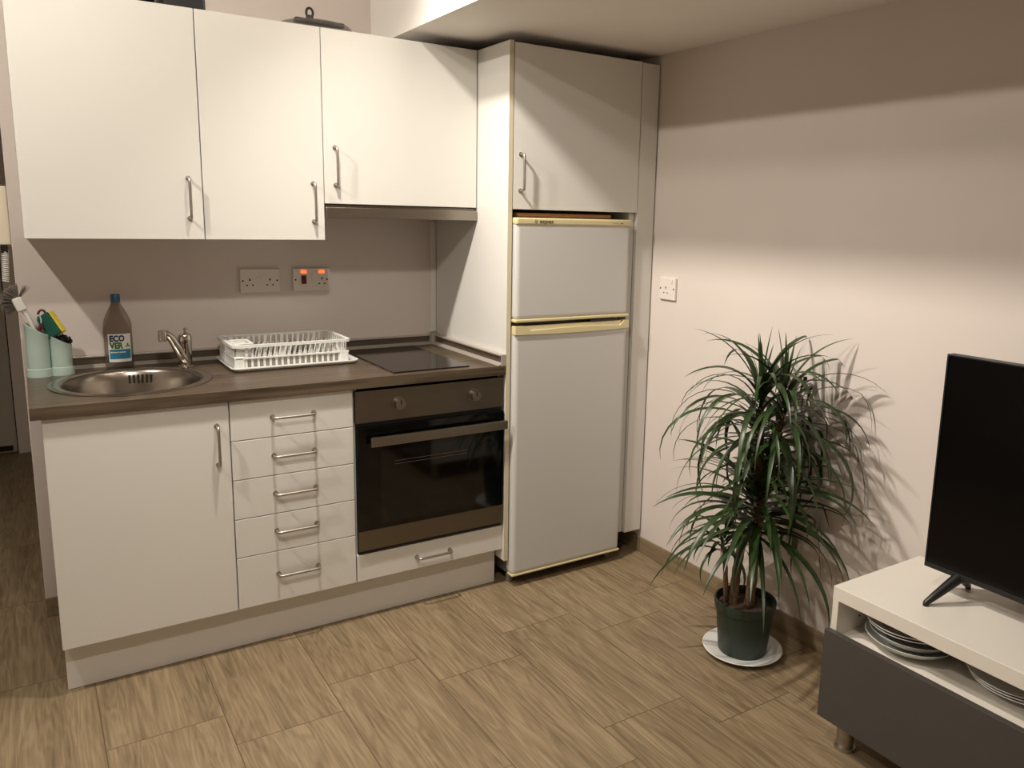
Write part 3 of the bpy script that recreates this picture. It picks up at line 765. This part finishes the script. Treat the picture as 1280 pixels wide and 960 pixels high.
MB().lathe([(.134, 0), (.138, .001), (.138, .005), (.134, .006)], (1.028, -.205, ZWT), 48, closed=True).build('metal_rim', STEEL, ld, smooth=True)
MB().rbox(Matrix.Translation((1.042, -.215, ZWT + .046)), .178, .030, .016).build('handle_bar', BLKP, ld, bevel=.003)
q = []
for k in range(14):
    t = 2 * PI * k / 14; q.append((1.008 + .012 * math.cos(t), -.215, ZWT + .076 + .016 * math.sin(t)))
MB().tube(q, .0045, 8, closed=True).rbox(Matrix.Translation((1.008, -.215, ZWT + .058)), .022, .018, .018).build('clip', BLKP, ld, smooth=True)
for x in (1.022, 1.042): MB().ball((x, -.2305, ZWT + .047), .0045).build('rivet', CHROME, ld, smooth=True)

# ================================================================== PLANT
PX, PY = 2.082, -1.468
sa = MB().lathe([(0, 0), (.070, 0), (.078, .003), (.125, .015), (.136, .019), (.137, .021), (.134, .0225), (.120, .019), (.082, .009), (.074, .0065), (0, .0065)], (PX, PY, 0), 64)
tag(sa.build('saucer', CERAM, smooth=True), 'white round plate under the plant pot on the floor', 'plate')
PZ = .0072
pt = thing('potted_plant', 'dragon tree with drooping narrow leaves in a dark green pot, by the right wall', 'plant', (PX, PY, PZ))
pot = MB().lathe([(0, 0), (.080, 0), (.083, .004), (.098, .155), (.103, .158), (.106, .185), (.105, .190), (.100, .190), (.099, .182), (.094, .160), (0, .160)], (PX, PY, PZ), 56)
pot.build('pot', POT, pt, smooth=True)
so = MB(); n = 28; rings = []
random.seed(11)
so.lathe([(.0945, 0), (.08, .004), (.06, .007), (.04, .006), (.02, .008), (0, .008)], (PX, PY, PZ + .163), 28)
for v in so.bm.verts: v.co.z += random.uniform(-.003, .004)
so.build('soil', SOIL, pt, smooth=True)
def trunk(pts, r0, r1):
    # ringed cane: radius wobbles along the length
    P = []; R = []
    for (a, b) in zip(pts[:-1], pts[1:]):
        a = Vector(a); b = Vector(b)
        for k in range(10): P.append(a.lerp(b, k / 10))
    P.append(Vector(pts[-1])); N = len(P)
    for k in range(N): R.append((r0 + (r1 - r0) * k / (N - 1)) * (1 + .06 * math.sin(k * 2.1)))
    return MB().tube(P, R, 14)
zs0 = PZ + .16
trunk([(PX + .010, PY - .010, zs0), (PX + .018, PY - .016, .42), (PX + .012, PY - .010, .66), (PX + .004, PY - .002, .86)], .0175, .013).build('cane', TRUNK, pt, smooth=True)
trunk([(PX - .028, PY + .030, zs0), (PX - .024, PY + .026, .30), (PX - .012, PY + .014, .445)], .0165, .0145).build('cane', TRUNK, pt, smooth=True)
trunk([(PX + .014, PY - .013, .50), (PX + .040, PY - .040, .64), (PX + .052, PY - .056, .86)], .011, .010).build('cane', TRUNK, pt, smooth=True)
trunk([(PX - .045, PY + .045, zs0), (PX - .05, PY + .055, .30), (PX - .054, PY + .062, .37)], .009, .008).build('cane', TRUNK, pt, smooth=True)
def leaf(m, base, az, el0, L, w, droop, pw=1.25, n=11, twist=0.0):
    p = Vector(base); ds = L / n; rows = []
    for k in range(n + 1):
        s = k / n
        el = el0 - droop * s ** pw
        d = Vector((math.cos(az) * math.cos(el), math.sin(az) * math.cos(el), math.sin(el)))
        wd = w * (.55 + .45 * min(1, s * 4)) * (1 - s ** 2.2) * .5 + .0004
        sd = Vector((-math.sin(az), math.cos(az), 0)); up = sd.cross(d).normalized() * -1
        sd2 = (sd * math.cos(twist * s) + up * math.sin(twist * s))
        q = p.copy(); lim = XR - .012 - random.random() * .004
        rows.append([(q - sd2 * wd + up * wd * .25), q.copy(), (q + sd2 * wd + up * wd * .25)])
        p = p + d * ds
        if p.x > lim:
            p.x = lim
    for r in rows:
        for v in r:
            if v.x > XR - .006: v.x = XR - .006
    V = [[m.bm.verts.new(v) for v in r] for r in rows]
    for a, b in zip(V[:-1], V[1:]):
        m.bm.faces.new((a[0], a[1], b[1], b[0])); m.bm.faces.new((a[1], a[2], b[2], b[1]))
def head(cx, cy, cz, h, n, Lr, el_hi, el_lo, wr, seed, droop=(1.6, 2.7), up=0):
    random.seed(seed); m = MB(); GA = 2.399963
    for k in range(n):
        t = k / (n - 1)       # 0 lowest/oldest, 1 top/youngest
        az = k * GA + random.uniform(-.25, .25)
        el = math.radians(el_lo + (el_hi - el_lo) * t + random.uniform(-10, 10))
        L = random.uniform(*Lr) * (1 - .25 * t ** 3)
        dp = random.uniform(*droop) * (1 - .55 * t ** 4)
        leaf(m, (cx + .008 * math.cos(az), cy + .008 * math.sin(az), cz + h * (t - .5)), az, el, L, random.uniform(*wr), dp, random.uniform(1.0, 1.5), twist=random.uniform(-.5, .5))
    for k in range(up):       # young spears
        az = random.uniform(0, 2 * PI)
        leaf(m, (cx, cy, cz + h * .5), az, math.radians(random.uniform(70, 88)), random.uniform(.14, .23), .013, random.uniform(.0, .35))
    return m.build('leaf_crown', LEAF, pt, smooth=True, recalc=False)
head(PX + .004, PY - .002, .84, .20, 58, (.34, .48), 64, 2, (.016, .026), 31, droop=(2.0, 3.1), up=7)
head(PX + .054, PY - .058, .84, .18, 54, (.32, .46), 64, 2, (.016, .025), 32, droop=(2.0, 3.1), up=6)
head(PX + .026, PY - .024, .66, .14, 22, (.22, .30), 60, 10, (.015, .024), 35, droop=(1.4, 2.2))
head(PX + .014, PY - .012, .515, .18, 88, (.32, .45), 50, -6, (.019, .031), 33, droop=(1.1, 2.1))
head(PX - .056, PY + .064, .385, .06, 22, (.16, .25), 58, 10, (.011, .017), 34)

# ================================================================== TV BENCH
BX0, BX1 = 1.900, 2.304; BYL, BYR = -1.952, -3.152; BZ0, BZ1 = .104, .488
tbn = thing('tv_bench', 'low white TV bench with charcoal fronts along the right wall', 'bench', (2.1, -2.55, 0))
MB().box(BX0, BX1, BYR, BYL, BZ1 - .040, BZ1).build('top', BENCH, tbn, bevel=.0015)
MB().box(BX0, BX1, BYL - .020, BYL - .001, BZ0, BZ1 - .040).build('side_panel', BENCH, tbn, bevel=.001)
MB().box(BX0, BX1, BYR + .001, BYR + .020, BZ0, BZ1 - .040).build('side_panel', BENCH, tbn, bevel=.001)
MB().box(BX0, BX1, BYR + .020, BYL - .020, BZ0, BZ0 + .020).build('bottom', BENCH, tbn)
MB().box(BX1 - .006, BX1, BYR + .020, BYL - .020, BZ0 + .020, BZ1 - .040).build('back_panel', BENCH, tbn)
MB().box(BX0 + .004, BX1 - .006, BYR + .020, BYL - .020, .325, .343).build('shelf', BENCH, tbn)
for y0, y1 in ((-2.550, BYL + .003), (BYR - .003, -2.554)):
    q = MB().box(BX0 - .021, BX0 - .002, y0, y1, .098, .363).build('drawer_front', CHARC, tbn, bevel=.0012)
for x in (2.0, 2.15):
    for z in (.38, .41): MB().cyl((x, BYL - .0195, z), (x, BYL - .021, z), .0028, n=10).build('pin_hole', DARKGAP, tbn)
for lx in (1.945, 2.25):
    for ly in (-2.002, -3.102):
        lg = MB().cyl((lx, ly, .008), (lx, ly, BZ0), .0235, .026, n=32).cyl((lx, ly, 0), (lx, ly, .010), .030, n=32)
        lg.build('leg', ALU, tbn, smooth=True)

# plates on the bench shelf
ZSH = .3435
def plate_bm(r, h, flat=.62, t=.004):
    return MB().lathe([(0, 0), (r * flat * .8, 0), (r * flat, .002), (r * .93, h * .8), (r, h), (r - .001, h + t * .6), (r * .93, h * .8 + t), (r * flat, .002 + t), (0, t)], (0, 0, 0), 56)
def place(bm, name, x, y, z, label, cat, group, m=CERAM):
    for v in bm.bm.verts: v.co += Vector((x, y, z))
    return tag(bm.build(name, m, smooth=True), label, cat, group)
def bowl_bm(r, h, ribs=0):
    b = MB(); n = 72; rings = []
    prof = [(0, 0), (r * .5, 0), (r * .56, .003), (r * .80, h * .42), (r * .95, h * .85), (r, h), (r - .003, h), (r * .92, h * .82), (r * .76, h * .45), (r * .5, .006), (0, .006)]
    b.lathe(prof, (0, 0, 0), n)
    if ribs:
        for v in b.bm.verts:
            rr = math.hypot(v.co.x, v.co.y)
            if r * .57 < rr < r * .97:
                k = round(math.atan2(v.co.y, v.co.x) / (2 * PI) * n)
                if k % 2: v.co.x *= .985; v.co.y *= .985
    return b
s1 = (2.036, -2.114)
G1, G2 = 'stacked plates and bowls on the left of the bench shelf', 'stacked plates on the right of the bench shelf'
place(bowl_bm(.121, .036), 'bowl', s1[0], s1[1], ZSH, 'wide white bowl at the bottom of the left stack in the TV bench', 'bowl', G1)
place(bowl_bm(.116, .036, 1), 'bowl', s1[0] + .003, s1[1] - .002, ZSH + .0165, 'white ribbed bowl second from the bottom of the left stack in the TV bench', 'bowl', G1)
place(plate_bm(.115, .022), 'plate', s1[0] - .001, s1[1] + .003, ZSH + .046, 'white plate under the top plate of the left stack in the TV bench', 'plate', G1)
place(plate_bm(.118, .024), 'plate', s1[0] - .002, s1[1] + .004, ZSH + .0535, 'topmost white plate of the left stack in the TV bench', 'plate', G1)
s2 = (2.105, -2.385)
for k, lab_ in enumerate(('bottom white plate of the right-hand stack in the TV bench', 'middle white plate of the right-hand stack in the TV bench', 'topmost white plate of the right-hand stack in the TV bench')):
    place(plate_bm(.128, .020), 'plate', s2[0] - .004 * k, s2[1] + .003 * k, ZSH + .0085 * k + .0004, lab_, 'plate', G2)

# ---------------- TV
tv = thing('television', 'black flat screen television standing on the white bench', 'television', (2.1, -2.57, BZ1))
TVX, TY_L, TZ0, TZ1 = 2.098, -2.090, .557, 1.150
TY_R = TY_L - 1.0
MB().box(TVX + .004, TVX + .030, TY_R, TY_L, TZ0, TZ1).build('panel', BLKP, tv, bevel=.002)
MB().box(TVX + .0302, TVX + .072, TY_R + .12, TY_L - .12, TZ0 + .02, TZ0 + .34).build('rear_housing', BLKP, tv, bevel=.01)
MB().box(TVX + .002, TVX + .0045, TY_R + .006, TY_L - .006, TZ0 + .016, TZ1 - .006).build('screen', TVSCR, tv)
b = MB(); b.box(TVX, TVX + .004, TY_R, TY_L, TZ0, TZ0 + .014).box(TVX, TVX + .004, TY_R, TY_L, TZ1 - .005, TZ1).box(TVX, TVX + .004, TY_L - .005, TY_L, TZ0 + .014, TZ1 - .005).box(TVX, TVX + .004, TY_R, TY_R + .005, TZ0 + .014, TZ1 - .005)
b.build('bezel', BLKP, tv, bevel=.0008)
for fy, s_ in ((TY_L - .095, 1), (TY_R + .095, -1)):
    b = MB()
    for tipx, tipy in ((TVX - .085, fy + .028 * s_), (TVX + .115, fy + .028 * s_)):
        A = Vector((TVX + .018 + (.008 if tipx > TVX else -.008), fy, TZ0 - .0005)); T = Vector((tipx, tipy, BZ1 + .008))
        b.tube([A, A.lerp(T, .3), A.lerp(T, .7), T, T + Vector((-.004 if tipx < TVX else .004, 0, -.003))], [.0155, .014, .011, .008, .006], 12)
        b.cyl((T.x, T.y, BZ1 + .0003), (T.x, T.y, BZ1 + .008), .0075, n=14)
    b.build('foot', BLKP, tv, smooth=True)
